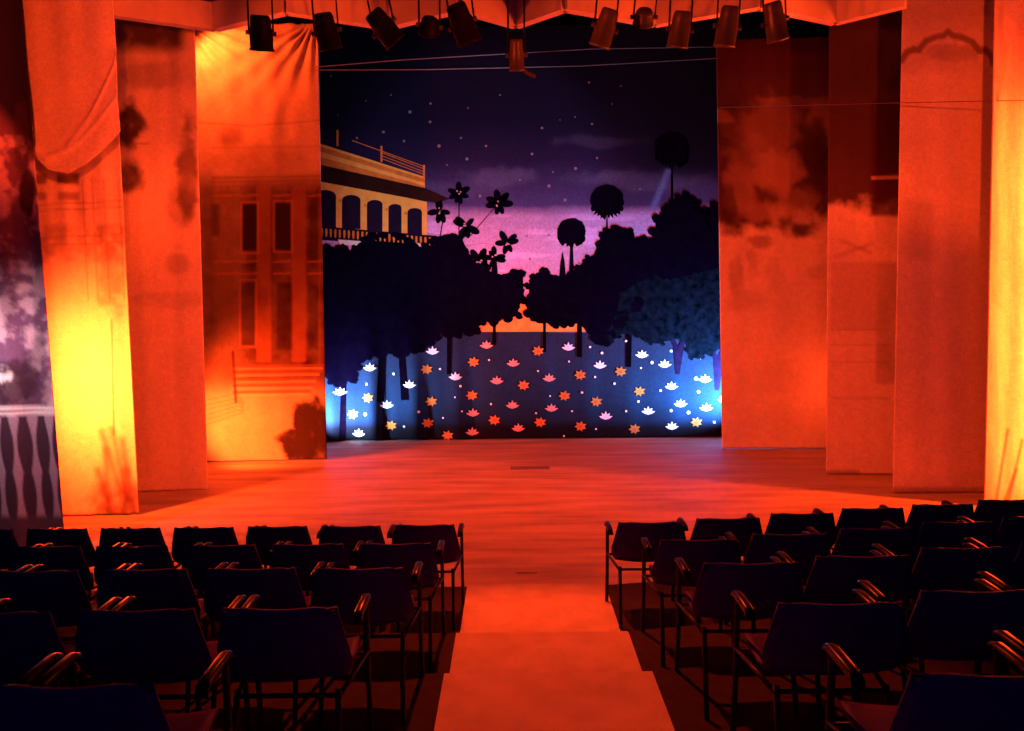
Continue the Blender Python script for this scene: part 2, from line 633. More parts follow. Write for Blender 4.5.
# --- painted palace
pal = bd_poly('painted_palace', [[(312, 177), (427, 202), (427, 241), (312, 232)]], M['p_gold'], 1)
bd_poly('painted_cornice', [[(312, 141), (425, 177.5), (425, 191), (312, 168)]], M['p_gold2'], 2, pal)
bd_poly('painted_moulding', [[(312, 149), (425, 183), (425, 186), (312, 154.5)], [(312, 141), (425, 177), (425, 179), (312, 144)]], M['p_gold'], 3, pal)
bd_poly('painted_eave', [[(312, 163), (425, 188), (450, 199), (436, 203), (312, 180)]], M['p_eave'], 3, pal)
for (x0, x1, yt, yb) in ((314, 336, 190, 230), (342, 360.5, 195, 229), (367, 382.5, 200, 233), (388.5, 401.5, 204, 235), (407.5, 422, 208, 236)):
    cx = (x0 + x1) / 2; r = (x1 - x0) / 2
    arch = [(x0, yb)] + [(cx + r * math.cos(math.pi - math.pi * k / 10), yt + r * .55 - r * .55 * math.sin(math.pi * k / 10)) for k in range(11)] + [(x1, yb)]
    bd_poly('painted_arch', [arch], M['p_arch'], 3, pal)
    bd_poly('painted_capital', [[(x0 - 3, yt + 4), (x0 - .5, yt + 4.5), (x0 - .5, yt + 7), (x0 - 3, yt + 6.5)]], M['p_gold2'], 4, pal)
bd_poly('painted_balcony', [[(318, 226), (437, 236), (437, 246), (318, 240)]], M['p_arch'], 4, pal)
bal = []
for k in range(26):
    x = 321 + k * 4.5
    y = 227 + (x - 318) * 10 / 119
    bal.append([(x, y + 1), (x + 1.8, y + 1), (x + 2.1, y + 5), (x + 1.5, y + 9), (x + .3, y + 9), (x - .2, y + 5)])
bd_poly('painted_balusters', bal, M['p_gold2'], 5, pal, cut=False)
bd_poly('painted_balcony_floor', [[(338, 239.5), (366, 241.5), (366, 246), (340, 244.5)], [(417, 243), (437, 244.5), (430, 249), (417, 248)]], M['p_cream'], 5, pal)
rl = []
for x, y0, y1 in ((337.5, 130, 146), (381.5, 146, 162), (424, 165, 178)):
    rl.append([(x - 1, y0), (x + 1, y0), (x + 1, y1), (x - 1, y1)])
for a, b in (((352, 140), (424, 166)), ((381, 152), (424, 168.5)), ((381, 155), (424, 171.5)), ((381, 158), (424, 174))):
    rl.append([a, b, (b[0], b[1] + .8), (a[0], a[1] + .8)])
bd_poly('painted_roof_railing', rl, M['p_gold2'], 4, pal, cut=False)

# --- sunset strip
bd_poly('painted_sunset_strip', [[(474, 331.5), (478, 322), (505, 318), (512, 306), (520, 304), (530, 303), (532, 318), (556, 322), (592, 323), (594, 331.5)]], M['p_strip'], 1)

# --- trees
left_mass = [(312, 255), (324, 246), (331, 252), (338, 247), (350, 250), (362, 243), (372, 236), (390, 233), (405, 238), (412, 247), (420, 250), (428, 241), (440, 236),
             (455, 235), (464, 243), (468, 258), (480, 264), (494, 276), (503, 277), (510, 272), (520, 271), (523, 279), (517, 287), (522, 293), (524, 299),
             (516, 303), (517, 315), (503, 319), (490, 321), (478, 322), (474, 332), (452, 333), (440, 333), (431, 342), (420, 348), (409, 352), (398, 350), (388, 354),
             (375, 350), (367, 360), (358, 364), (354, 376), (346, 382), (336, 383), (326, 377), (312, 374)]
bd_poly('painted_grove', clumps(left_mass), M['p_dark'], 6)
right_mass = [(526, 299), (532, 292), (529, 284), (533, 277), (541, 272), (548, 275), (553, 280), (560, 277), (570, 276), (578, 268), (588, 258), (600, 253), (602, 249), (599, 243),
              (604, 233), (612, 229), (624, 228), (633, 232), (634, 240), (642, 237), (649, 241), (654, 236), (658, 224), (656, 218), (664, 212), (670, 203), (678, 197), (690, 196),
              (698, 201), (700, 213), (708, 211), (716, 203), (735, 199), (735, 300), (640, 300), (610, 335), (600, 344), (594, 342), (591, 332), (580, 322), (560, 323), (545, 320), (533, 318), (527, 309)]
bd_poly('painted_grove', clumps(right_mass), M['p_dark'], 6)
lit_mass = [(604, 341), (612, 330), (618, 312), (622, 296), (636, 284), (654, 279), (672, 281), (690, 276), (712, 270), (735, 268), (735, 352), (718, 349), (706, 352), (697, 357), (690, 357), (687, 348),
            (690, 341), (678, 336), (664, 341), (652, 343), (640, 338), (630, 330), (620, 334)]
bd_poly('painted_tree', clumps(lit_mass, 2, 4), M['p_foliage_lit'], 7)
for pts in ([(626, 330), (632, 330), (631, 367), (626, 367)], [(577, 322), (582, 322), (582, 357), (577, 357)], [(543, 320), (546, 320), (546, 352), (543, 352)],
            [(379, 345), (386, 345), (384, 402), (377, 402)], [(398, 345), (404, 345), (409, 400), (401, 400)], [(447, 332), (452, 332), (451, 374), (447, 374)],
            [(493, 320), (496, 320), (496, 345), (492, 345)], [(341, 376), (346, 376), (345, 440), (339, 441)]):
    bd_poly('painted_trunk', [pts], M['p_trunk'], 2)
for cx, yt, yb in ((677.5, 337, 374), (717, 347, 390)):
    bd_poly('painted_trunk', [[(cx - 2, yb), (cx + 2, yb), (cx + 2, yt + 14), (cx + 8, yt), (cx + 6, yt - 1), (cx + .5, yt + 9), (cx - 5, yt - 2), (cx - 9, yt - 1), (cx - 2, yt + 15)]], M['p_trunk2'], 2)


def pompom(cx, cy, r, trunk_to, m, tr=1.6):
    t = bd_poly('painted_palm', [[(cx - tr * .6, cy + r), (cx + tr * .6, cy + r), (cx + tr * 1.3, trunk_to), (cx - tr * 1.3, trunk_to)]], m, 3)
    crown = []
    n = 64
    for k in range(n):
        a = 2 * math.pi * k / n
        rr = r * (1 + .07 * (random.random() - .3))
        x, y = math.cos(a), math.sin(a)
        if y > .25:
            rr *= 1 + (.28 if k % 2 else -.02) * min(1, (y - .25) * 2)
        crown.append((cx + rr * x, cy + rr * .92 * y))
    bd_poly('painted_palm_crown', [crown], m, 4, t)
    return t


pompom(571.5, 231, 14, 279, M['p_dark'], 2.2)
pompom(607, 200, 16.5, 240, M['p_dark'], 1.0)
pompom(672, 148, 17, 205, M['p_dark'], 1.2)
for cx, yt, yb, w in ((562.5, 251, 284, 4), (485, 249, 285, 4.5), (494.5, 251, 285, 4.5)):
    bd_poly('painted_cypress', [[(cx, yt), (cx + w * .5, yt + 10), (cx + w, yb), (cx - w, yb), (cx - w * .5, yt + 10)]], M['p_dark'], 5)


def spray(cx, cy, n, r, stem, rot):
    o = bd_poly('painted_blossom_spray', [[(a[0] - .6, a[1]), (a[0] + .6, a[1]), (b[0] + .6, b[1]), (b[0] - .6, b[1])] for a, b in zip(stem[:-1], stem[1:])], M['p_dark'], 4, cut=False)
    for k in range(n):
        a = rot + 2 * math.pi * k / n + random.uniform(-.5, .5)
        rr = r * random.uniform(.8, 1.3)
        bd_poly('painted_leaf', [ellipse(cx + math.cos(a) * rr * .6, cy + math.sin(a) * rr * .6, rr * .56, rr * .29, 10, a)], M['p_dark'], 5, o, cut=False)
    fl = []
    for k in range(3):
        fl.append(ellipse(cx + random.uniform(-3, 3), cy + random.uniform(-3, 3), .9, .9, 6))
    bd_poly('painted_petals', fl, M['p_white_amber_lit'], 6, o, cut=False)


spray(458.5, 194, 7, 10, [(459, 198), (459, 236)], .3)
spray(440, 211, 6, 9, [(444, 214), (440, 237)], .8)
spray(466, 226, 6, 10.5, [(464, 228), (461, 248)], .1)
spray(499, 203.5, 8, 10.5, [(496, 206), (470, 236)], .5)
spray(507, 243, 6, 10, [(502, 246), (484, 243), (466, 246)], .9)
spray(479, 262, 7, 12, [(478, 264), (470, 274)], .2)
spray(494, 258, 6, 9, [(492, 262), (484, 272)], .7)

# --- stars
st = []
for (x, y, r) in ((331, 76, 1.1), (410, 112, 1.6), (430.5, 103.5, 1.2), (430, 122, 1.4), (383.5, 132, 1.5), (404, 141, 1.3), (357, 138, 1.3), (439, 146, 1.7), (467, 159, 1.6),
                  (486, 146, 1.3), (461, 138, 1.0), (468, 108, 1.0), (391, 95, .9), (366, 101, .8), (338, 115, .8), (480, 196, 1.5), (589, 82.5, 1.3), (542, 128, 1.3), (575, 117, .9), (592, 124, 1.2),
                  (532, 154, 1.4), (575.5, 168.5, 1.7), (597, 158, 1.2), (549, 186, 1.7), (565, 200, 1.6), (640, 189, 1.4), (621, 86, .8), (500, 95, .9), (520, 180, 1.0), (447, 165, .9),
                  (490, 214, 1.2), (518, 212, 1.1), (560, 120, .7), (612, 104, .8), (553, 172, .9), (527, 236, 1.0), (549, 235, 1.1), (530, 259, 1.2), (579, 263, 1.1)):
    st.append(ellipse(x, y, r, r, 8))
so_ = bd_poly('painted_stars', st, M['p_star'], 1, cut=False)
so_['kind'] = 'stuff'

# --- lotuses floating on the painted water
NPET = 7


def lotus_px(cx, cy, s):
    """seven pointed petals fanned over a low base, as pixel polygons"""
    out = []
    for deg, ln in ((14, 1.08), (50, 1.0), (90, 1.06), (130, 1.0), (166, 1.08)):
        a = math.radians(deg)
        L = s * ln
        tx, ty = math.cos(a), -math.sin(a)
        nx, ny = -ty, tx
        w = s * .23
        out.append([(cx, cy), (cx + tx * L * .5 + nx * w, cy + ty * L * .5 + ny * w), (cx + tx * L, cy + ty * L), (cx + tx * L * .5 - nx * w, cy + ty * L * .5 - ny * w)])
    out.append([(cx - s * .55, cy - s * .1), (cx + s * .55, cy - s * .1), (cx + s * .5, cy + s * .12), (cx, cy + s * .26), (cx - s * .5, cy + s * .12)])
    return out


def star_px(cx, cy, s):
    """open seven petalled blossom"""
    out = []
    for k in range(NPET):
        a = 2 * math.pi * k / NPET - math.pi / 2 + .2
        L = s * (.92 if math.sin(a) > 0 else 1.0)
        tx, ty = math.cos(a), math.sin(a) * .85
        nx, ny = -ty, tx
        w = s * .26
        out.append([(cx, cy), (cx + tx * L * .5 + nx * w, cy + ty * L * .5 + ny * w), (cx + tx * L, cy + ty * L), (cx + tx * L * .5 - nx * w, cy + ty * L * .5 - ny * w)])
    out.append(ellipse(cx, cy, s * .5, s * .42, 10))
    return out


LOT = [('W', 370.2, 369.4), ('W', 340, 393.6), ('W', 409.6, 386.4), ('W', 432.4, 353), ('W', 455.4, 378.5), ('O', 426.6, 369.6), ('O', 368.2, 397.7), ('O', 352.4, 414.6),
       ('W', 386.7, 407), ('O', 390.8, 426), ('O', 431.2, 401.8), ('O', 427.7, 423.3), ('W', 358.6, 435.5), ('P', 486.5, 347), ('O', 473.4, 362.2), ('P', 513.2, 365),
       ('P', 496.8, 382.5), ('O', 523.6, 385.4), ('O', 471.8, 395.6), ('P', 512.4, 407), ('P', 472.8, 415), ('O', 494.3, 420.2), ('O', 447.6, 435.6), ('P', 472.2, 434), ('P', 518.3, 430),
       ('O', 538, 351.1), ('W', 568.4, 349), ('W', 600, 367), ('O', 620.5, 371.6), ('P', 549.1, 380), ('O', 580.1, 375.1), ('O', 564.5, 396), ('O', 639.4, 391.5), ('W', 642, 356.5),
       ('W', 664.6, 366), ('W', 671.4, 388), ('W', 680.6, 405.5), ('W', 705, 381), ('W', 706.2, 409.5), ('W', 648.2, 413), ('W', 605.7, 418), ('O', 596.3, 401.8), ('P', 551.4, 410),
       ('O', 540.1, 422.3), ('O', 580.5, 426.4), ('O', 634.4, 429.1), ('W', 671.8, 428), ('O', 696.4, 422.3), ('W', 724, 401)]
for kind, x, y in LOT:
    if kind == 'O':
        o = bd_poly('painted_lotus', star_px(x, y, 6.6), M['p_orange'], 4, cut=False)
        bd_poly('painted_lotus_heart', [ellipse(x, y, 2.0, 1.5, 8)], M['p_red'], 5, o, cut=False)
    else:
        o = bd_poly('painted_lotus', lotus_px(x, y, 6.6), M['p_white'] if kind == 'W' else M['p_white_amber_lit'], 4, cut=False)
dots = []
for (x, y, r) in ((423, 346, 1.2), (393.5, 374, 1.4), (375, 368, .9), (365.5, 414, 1.8), (367, 384, 1.3), (419, 411.5, 1.3), (460.5, 386, 1.3), (440, 369, 1.1), (489, 360, 1.0), (491, 404, 1.1), (443, 418, 1.0),
                  (404, 426.5, 1.1), (377, 442, 1.2), (602, 353, 1.4), (652, 362.5, 1.6), (671, 351, 1.4), (696, 378.5, 1.9), (698.5, 392, 1.7), (660.5, 390.5, 1.3), (638.5, 401.5, 1.3), (671, 410.5, 1.4), (688.5, 412.5, 1.8),
                  (714, 422, 1.3), (582, 392.5, 1.2), (538, 371, 1.0), (536, 413, 1.0), (572, 411, 1.0), (626, 411, 1.1), (564, 436, 1.0), (596, 429, 1.0), (614.5, 383.5, 1.3), (595, 377, 1.1), (569, 361.5, 1.0),
                  (590, 347, 1.2), (626, 341, 1.2), (701, 358, 1.3), (455, 397, .9), (462, 411, .9), (641, 368, 1.0), (550, 396, .9)):
    dots.append(ellipse(x, y, r, r, 8))
dd = bd_poly('painted_buds', dots, M['p_white'], 4, cut=False)
dd['kind'] = 'stuff'

# ================================================================== DRAPES
CR = np.array((.80, .72, .60))


def base(x, y, c=CR, amt=.12, sc=30):
    return np.ones((len(x), 3)) * c * (1 - amt + 2 * amt * vnoise(x, y, sc))[:, None] * (.90 + .2 * vnoise(x, y, 3.5, 2))[:, None]


BROWN = (.16, .075, .045)
INK = (.05, .016, .02)


def paint_facade(x, y):
    c = base(x, y, CR * .46, .2)
    n = vnoise(x, y, 14)
    wash = smooth01((y - 165) / 30) * (1 - smooth01((y - 375) / 25))
    c = mixc(c, wash * (.75 + .25 * smooth01((x - 235) / 20)) * (.75 + .4 * n), (.055, .024, .013))
    c = mixc(c, .5 * m_line(x, y, [(195, 122), (250, 126), (325, 120)], .9), BROWN)
    c = mixc(c, .55 * m_ell(x, y, 231, 137, 13, 9, .8) * (.4 + n), BROWN)
    c = mixc(c, .35 * m_ell(x, y, 262, 160, 40, 16, .9) * (.4 + n), BROWN)
    for yy, a in ((178, .7), (182, .6), (148, .25), (187, .4)):
        c = mixc(c, a * m_line(x, y, [(212, yy), (325, yy - 2)], 1.0), BROWN)
    # columns and pilasters
    for x0, x1 in ((257, 271), (292, 306)):
        c = mixc(c, .55 * m_rect(x, y, x0, x1, 186, 362, 3), (.21, .105, .055))
        c = mixc(c, .5 * m_rect(x, y, x0 - 1, x0 + 1.5, 186, 362, 2), BROWN)
    for x0, x1, y0, y1, a in ((242, 257, 204, 251, .95), (275, 291, 203, 250, .95), (241, 255, 282, 345, .5), (277, 292, 283, 350, .6), (211, 220, 204, 236, .5), (309, 318, 205, 260, .55),
                              (308, 318, 285, 350, .45)):
        c = mixc(c, a * m_rect(x, y, x0, x1, y0, y1, 3.5), (.012, .004, .005))
    for xx, a in ((222, .6), (229, .5), (233, .35), (212, .35), (320, .5)):
        c = mixc(c, a * m_line(x, y, [(xx, 190), (xx, 365)], .9), BROWN)
    c = mixc(c, .5 * m_ell(x, y, 262, 298, 6, 14, .8) * (.5 + n), INK)
    for a_, b_ in (((203, 255), (222, 248)), ((203, 251), (218, 244)), ((206, 280), (214, 276))):
        c = mixc(c, .5 * m_line(x, y, [a_, b_], .8), BROWN)
    for x0 in (214, 224, 241, 274, 308):
        for y0 in (196, 262, 274):
            c = mixc(c, .55 * m_line(x, y, [(x0, y0), (x0 + 16, y0 - 1)], .9, 1.2), (.30, .15, .08))
    for x0, x1, y0, y1 in ((240, 259, 201, 254), (273, 293, 200, 253), (239, 257, 279, 348)):
        fr = m_rect(x, y, x0, x1, y0, y1, 1.6) - m_rect(x, y, x0 + 2, x1 - 2, y0 + 2, y1 - 2, 1.6)
        c = mixc(c, .5 * np.clip(fr, 0, 1), (.30, .15, .08))
    # flight of steps
    for k in range(5):
        y0 = 366 + k * 6.6
        c = mixc(c, .75 * m_line(x, y, [(234, y0), (324 - 3.5 * k, y0 - 1)], 1.1, 1.2), BROWN)
        c = mixc(c, .3 * m_line(x, y, [(234, y0 + 3), (322 - 3.5 * k, y0 + 2)], 1.2, 1.4), (.8, .6, .4))
    c = mixc(c, .9 * m_line(x, y, [(233, 352), (236, 402)], 1.5), INK)
    for k in range(6):
        c = mixc(c, .45 * m_line(x, y, [(205, 400 + 5 * k), (238, 394 + 4 * k), (243, 402 + 2 * k)], .7), BROWN)
    # dark bush in the corner
    b = np.maximum(m_ell(x, y, 306, 420, 17, 22, .4), m_ell(x, y, 303, 446, 23, 20, .4))
    b = np.maximum(b, m_ell(x, y, 320, 440, 14, 38, .5))
    c = mixc(c, .96 * b * smooth01(.55 + n), (.012, .004, .005))
    return c


def paint_red_plain(x, y):
    c = base(x, y, amt=.07)
    n = vnoise(x, y, 18)
    c = mixc(c, .93 * m_rect(x, y, 95, 184, 0, 50, 16) * smooth01(.45 + n), INK)
    for cx, cy, rx, ry, a in ((128, 124, 15, 20, .95), (128, 178, 14, 16, .9), (188, 175, 11, 48, .75), (150, 75, 35, 14, .35), (178, 205, 14, 22, .4), (172, 300, 40, 8, .2), (178, 264, 12, 9, .3)):
        c = mixc(c, a * m_ell(x, y, cx, cy, rx, ry, .7) * smooth01(.35 + n), INK)
    c = mixc(c, .4 * m_line(x, y, [(120, 146), (150, 143)], 1), BROWN)
    return c


def paint_arcade(x, y):
    c = base(x, y, amt=.1)
    n = vnoise(x, y, 10)
    for x0, x1, y0, y1, a in ((33, 47, 174, 184, .8), (57, 79, 173, 184, .85), (34, 47, 192, 200, .6), (58, 79, 192, 200, .6), (47, 57, 172, 240, .12)):
        c = mixc(c, a * m_rect(x, y, x0, x1, y0, y1, 4), BROWN)
    for yy in (205, 211, 238, 246):
        c = mixc(c, .35 * m_line(x, y, [(35, yy), (122, yy - 4)], 1), BROWN)
    for xx in (82, 92, 104, 118):
        c = mixc(c, .3 * m_line(x, y, [(xx, 180), (xx + 6, 300)], 1), BROWN)
    c = mixc(c, .45 * m_rect(x, y, 98, 124, 225, 318, 8) * smooth01(n * 2 - .4), BROWN)
    c = mixc(c, .4 * m_rect(x, y, 40, 124, 225, 262, 8) * smooth01(n * 2 - .4), BROWN)
    c = mixc(c, .6 * m_line(x, y, [(112, 320), (114, 435)], 1.0), BROWN)
    for a_, b_ in (((102, 432), (120, 490)), ((112, 430), (128, 500)), ((122, 440), (134, 512)), ((98, 470), (112, 512)), ((106, 450), (108, 512)), ((126, 470), (124, 512))):
        c = mixc(c, .7 * m_line(x, y, [a_, b_], 3.2, 9), BROWN)
    c = mixc(c, .75 * m_ell(x, y, 122, 506, 34, 26, .9) * smooth01(.3 + n), INK)
    return c


def paint_balustrade(x, y):
    c = np.ones((len(x), 3)) * np.array((.20, .10, .20))
    n = vnoise(x, y, 16)
    c = mixc(c, smooth01((n - .45) * 5) * .75 * (y > 135), (.8, .58, .66))
    c = mixc(c, smooth01((140 - y + (x - 10) * 1.2) / 30), (.02, .01, .035))
    for cx, cy, rx, ry, a in ((27, 196, 8, 26, .95), (22, 140, 9, 40, .6), (10, 385, 26, 22, .9), (36, 380, 15, 45, .55), (8, 280, 10, 40, .5), (40, 300, 8, 50, .4)):
        c = mixc(c, a * m_ell(x, y, cx, cy, rx, ry, .5), (.05, .02, .04))
    c = mixc(c, m_ell(x, y, 3, 372, 10, 9, .5) * smooth01(n * 3 - .8), (.9, .85, .85))
    # pale rail and vase shaped balusters
    low = (y > 416).astype(float)
    c = mixc(c, low * smooth01((y - 414) / 3), (.42, .30, .40))
    for k in range(-2, 6):
        cx = 8 + 17.5 * k
        t = np.clip((y - 420) / 98, 0, 1)
        wv = 3.8 + 3.4 * np.sin(np.pi * np.clip(t * 1.9, 0, 1)) * (t < .53) + 2.6 * np.sin(np.pi * np.clip((t - .53) / .47, 0, 1)) * (t >= .53)
        sl = cx + (t - .3) * 9
        c = mixc(c, low * .95 * smooth01((wv - np.abs(x - sl)) / 2.0 + .5), (.05, .02, .04))
    c = mixc(c, m_rect(x, y, -40, 80, 406, 415, 3), (.85, .78, .80))
    c = mixc(c, .8 * m_line(x, y, [(-40, 411), (80, 411)], .8), (.3, .2, .25))
    c = mixc(c, smooth01((y - 512) / 8), (.10, .05, .08))
    return c


def paint_crown(x, y):
    c = base(x, y, amt=.08)
    n = vnoise(x, y, 16, 5)
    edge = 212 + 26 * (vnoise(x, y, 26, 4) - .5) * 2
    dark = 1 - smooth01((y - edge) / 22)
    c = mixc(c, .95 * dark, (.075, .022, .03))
    for cx, cy, rx, ry, a in ((768, 126, 34, 26, .40), (778, 172, 24, 22, .85), (820, 118, 14, 18, .45), (750, 160, 22, 26, .35), (738, 190, 15, 26, .5), (800, 205, 22, 18, .45), (722, 118, 8, 6, .45), (790, 100, 34, 6, .3),
                              (765, 210, 30, 12, .5)):
        c = mixc(c, a * m_ell(x + (n - .5) * 16, y + (n - .5) * 14, cx, cy, rx, ry, .8), (.52, .36, .28))
    c = mixc(c, .7 * m_ell(x, y, 728, 208, 9, 22, .6) * smooth01(.3 + n), INK)
    c = mixc(c, .8 * m_ell(x, y, 818, 160, 12, 36, .6) * smooth01(.3 + n), INK)
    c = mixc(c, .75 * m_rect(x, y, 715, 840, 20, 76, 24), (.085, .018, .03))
    for cx, cy, rx, ry, a in ((761, 242, 10, 7, .6), (752, 258, 5, 12, .35), (735, 275, 7, 22, .4), (772, 270, 6, 14, .25), (815, 272, 10, 8, .25), (745, 300, 22, 10, .25), (775, 380, 40, 14, .14)):
        c = mixc(c, a * m_ell(x + (n - .5) * 10, y, cx, cy, rx, ry, .8) * smooth01(.3 + n), BROWN)
    c = mixc(c, .55 * np.maximum(m_line(x, y, [(762, 440), (764, 430)], 1.2), m_line(x, y, [(762, 440), (770, 435)], 1.1)), (.9, .85, .7))
    return c


def paint_dark_upper(x, y):
    c = base(x, y, amt=.08)
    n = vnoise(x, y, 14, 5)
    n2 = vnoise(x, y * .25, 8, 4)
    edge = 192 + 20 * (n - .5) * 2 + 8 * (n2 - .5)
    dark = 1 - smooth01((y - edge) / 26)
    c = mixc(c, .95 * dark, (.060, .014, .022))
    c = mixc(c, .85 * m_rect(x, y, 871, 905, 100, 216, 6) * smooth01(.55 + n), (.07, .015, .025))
    c = mixc(c, .8 * m_line(x, y, [(873, 178), (902, 177)], 2.0), (.65, .5, .4))
    c = mixc(c, .5 * m_rect(x, y, 876, 905, 262, 384, 6) * (.5 + .6 * n), BROWN)
    c = mixc(c, .3 * m_rect(x, y, 831, 876, 262, 330, 3), (.4, .25, .2))
    for yy in (330, 345, 362, 398):
        c = mixc(c, .18 * m_line(x, y, [(832, yy), (890, yy)], 1.2), BROWN)
    for a_, b_ in (((840, 240), (870, 252)), ((836, 256), (872, 244))):
        c = mixc(c, .3 * m_line(x, y, [a_, b_], 2, 4), BROWN)
    c = mixc(c, .5 * m_rect(x, y, 824, 860, 470, 478, 3), BROWN)
    return c


def paint_arch(x, y):
    c = base(x, y, amt=.07)
    n = vnoise(x, y, 12)
    pts = [(902, 60), (907, 52), (914, 49), (919, 50), (926, 41), (936, 37), (943, 36), (948, 32), (953, 36), (961, 37), (972, 42), (979, 51), (985, 50), (991, 55), (994, 64)]
    c = mixc(c, .75 * m_line(x, y, pts, 3.2, 2.5), BROWN)
    c = mixc(c, .4 * m_ell(x, y, 948, 52, 28, 9, .6) * smooth01(.3 + n), BROWN)
    c = mixc(c, .18 * m_ell(x, y, 948, 14, 60, 18, .7), BROWN)
    c = mixc(c, .2 * m_rect(x, y, 905, 935, 200, 260, 14), BROWN)
    c = mixc(c, .9 * m_ell(x, y, 939, 294, 5, 4, .6) * smooth01(n * 3 - .6), (.95, .9, .85))
    c = mixc(c, .45 * m_rect(x, y, 886, 988, 487, 496, 4), BROWN)
    return c


def paint_streaks_folds(x, y):
    c = base(x, y, amt=.1)
    n = vnoise(x, y * .12, 7)
    c = mixc(c, .25 * smooth01(n * 3 - 1.0), BROWN)
    for a_, b_ in (((1008, 430), (996, 502)), ((1022, 440), (1008, 504)), ((1016, 470), (1004, 504))):  # dark fold lines: crease shade put into the cloth colour
        c = mixc(c, .75 * m_line(x, y, [a_, b_], 1.5, 2.5), BROWN)
    return c


def corner_fans(u, v):
    """wrinkles fanning out from the two tied top corners"""
    d = np.zeros_like(u)
    for cu, a0 in ((0.10, 1.0), (0.98, .8)):
        du, dv = (u - cu) * 0.28, v + .012
        r = np.hypot(du, dv)
        ang = np.arctan2(dv, np.abs(du) + 1e-4)
        d += a0 * .030 * np.sin(ang * 26 + 1.3) * np.exp(-r * 6) * smooth01(r * 25)
    return d


drape('painted_facade_drape', (172, 463), (327, 460), (164, 36), (318, 38), 6.46, paint_facade,
      [(.010, 3.1, .3, .05), (.005, 7.3, 1.2, -.03)], 'tall drape painted with a columned palace facade and steps, left of the night backdrop', 130, 300, extra=corner_fans)
drape('plain_drape', (98, 494), (208, 490), (70, 0), (194, 0), 6.3, paint_red_plain,
      [(.008, 2.2, .8, .02), (.004, 5.7, 2.2, .03)], 'smooth red drape with dark smudges between the palace drape and the yellow lit one')
drape('arcade_drape', (45, 517), (139, 515), (5, 0), (112, 0), 6.3, paint_arcade,
      [(.010, 2.4, 2.0, .06), (.005, 5.2, .4, -.05)], 'drape lit bright yellow below a red swag on the left of the stage')
drape('balustrade_drape', (-90, 556), (66, 549), (-110, 130), (27, 60), 6.3, paint_balustrade,
      [(.02, 3.0, .2, .05)], 'purple grey drape painted with a white balustrade at the far left edge', 110, 280)
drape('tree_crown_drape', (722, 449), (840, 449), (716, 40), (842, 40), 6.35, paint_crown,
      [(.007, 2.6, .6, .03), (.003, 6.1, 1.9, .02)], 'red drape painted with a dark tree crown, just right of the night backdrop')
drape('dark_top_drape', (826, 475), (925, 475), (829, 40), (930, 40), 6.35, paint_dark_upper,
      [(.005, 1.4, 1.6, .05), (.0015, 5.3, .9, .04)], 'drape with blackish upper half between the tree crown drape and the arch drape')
drape('arch_drape', (893, 494), (1000, 493), (902, 20), (1006, 20), 6.35, paint_arch,
      [(.007, 1.3, 2.6, .10), (.003, 3.1, .2, -.12)], 'tall red drape painted with a scalloped arch outline at its top')
drape('yellow_edge_drape', (984, 506), (1130, 506), (994, 20), (1150, 20), 6.35, paint_streaks_folds,
      [(.010, 2.6, 2.4, .05), (.004, 6.0, .7, -.04)], 'yellow and red lit drape at the far right edge of the photo')

# --- the swag that hangs over the top of the arcade drape
nu, nv = 90, 150
u, v = np.meshgrid(np.linspace(0, 1, nu), np.linspace(0, 1, nv))
u, v = u.ravel(), v.ravel()
tl, tr = at_depth(20, -45, 8.40), at_depth(113, -45, 8.40)
lowz = np.interp(u, [0, .12, .35, .6, .8, 1.0], [at_depth(40, y, 8.40).z for y in (158, 170, 174, 164, 150, 132)])
topz = 6.2
xl = at_depth(22, 0, 8.40).x
xr = at_depth(113, 0, 8.40).x
z = topz + (lowz - topz) * v
xx = xl + (xr - xl) * u + .07 * np.clip((5.6 - z) / 2.0, 0, 2) * (1 - u)
sw = .012 * np.sin(2 * math.pi * (2.2 * v + .8 * (u - .2) ** 2)) * v + .012 * np.sin(u * 17) * (1 - v)
rid = .035 * np.exp(-((v - (.60 + .38 * (1 - u) ** .6)) / .02) ** 2) + .03 * np.exp(-((v - (.82 + .14 * (1 - u))) / .016) ** 2)
P = np.stack([xx, 8.40 - sw - rid * .5, z], 1)
px, py = project(P)
c = base(px, py, amt=.06)
o = link('red_swag', grid_mesh('red_swag', P, nu, nv, c), M['cloth'])
so = o.modifiers.new('cloth thickness', 'SOLIDIFY'); so.thickness = 0.006
tag(o, 'red cloth swag with a curved lower hem over the top of the yellow lit drape', 'drape')

# ================================================================== CHAIRS
def strip(bm, rows, thick):
    """rows: list of rings of points; makes a solid sheet"""
    nr, nc = len(rows), len(rows[0])
    R = np.array([[tuple(p) for p in r] for r in rows])
    du = np.gradient(R, axis=1); dv = np.gradient(R, axis=0)
    N = np.cross(du, dv); N /= np.linalg.norm(N, axis=2)[..., None] + 1e-9
    A = [[bm.verts.new(R[i, j]) for j in range(nc)] for i in range(nr)]
    B = [[bm.verts.new(R[i, j] + N[i, j] * thick) for j in range(nc)] for i in range(nr)]
    for i in range(nr - 1):
        for j in range(nc - 1):
            bm.faces.new((A[i][j], A[i][j + 1], A[i + 1][j + 1], A[i + 1][j]))
            bm.faces.new((B[i][j], B[i + 1][j], B[i + 1][j + 1], B[i][j + 1]))
    for j in range(nc - 1):
        bm.faces.new((A[0][j], B[0][j], B[0][j + 1], A[0][j + 1]))
        bm.faces.new((A[-1][j], A[-1][j + 1], B[-1][j + 1], B[-1][j]))
    for i in range(nr - 1):
        bm.faces.new((A[i][0], A[i + 1][0], B[i + 1][0], B[i][0]))
        bm.faces.new((A[i][-1], B[i][-1], B[i + 1][-1], A[i + 1][-1]))


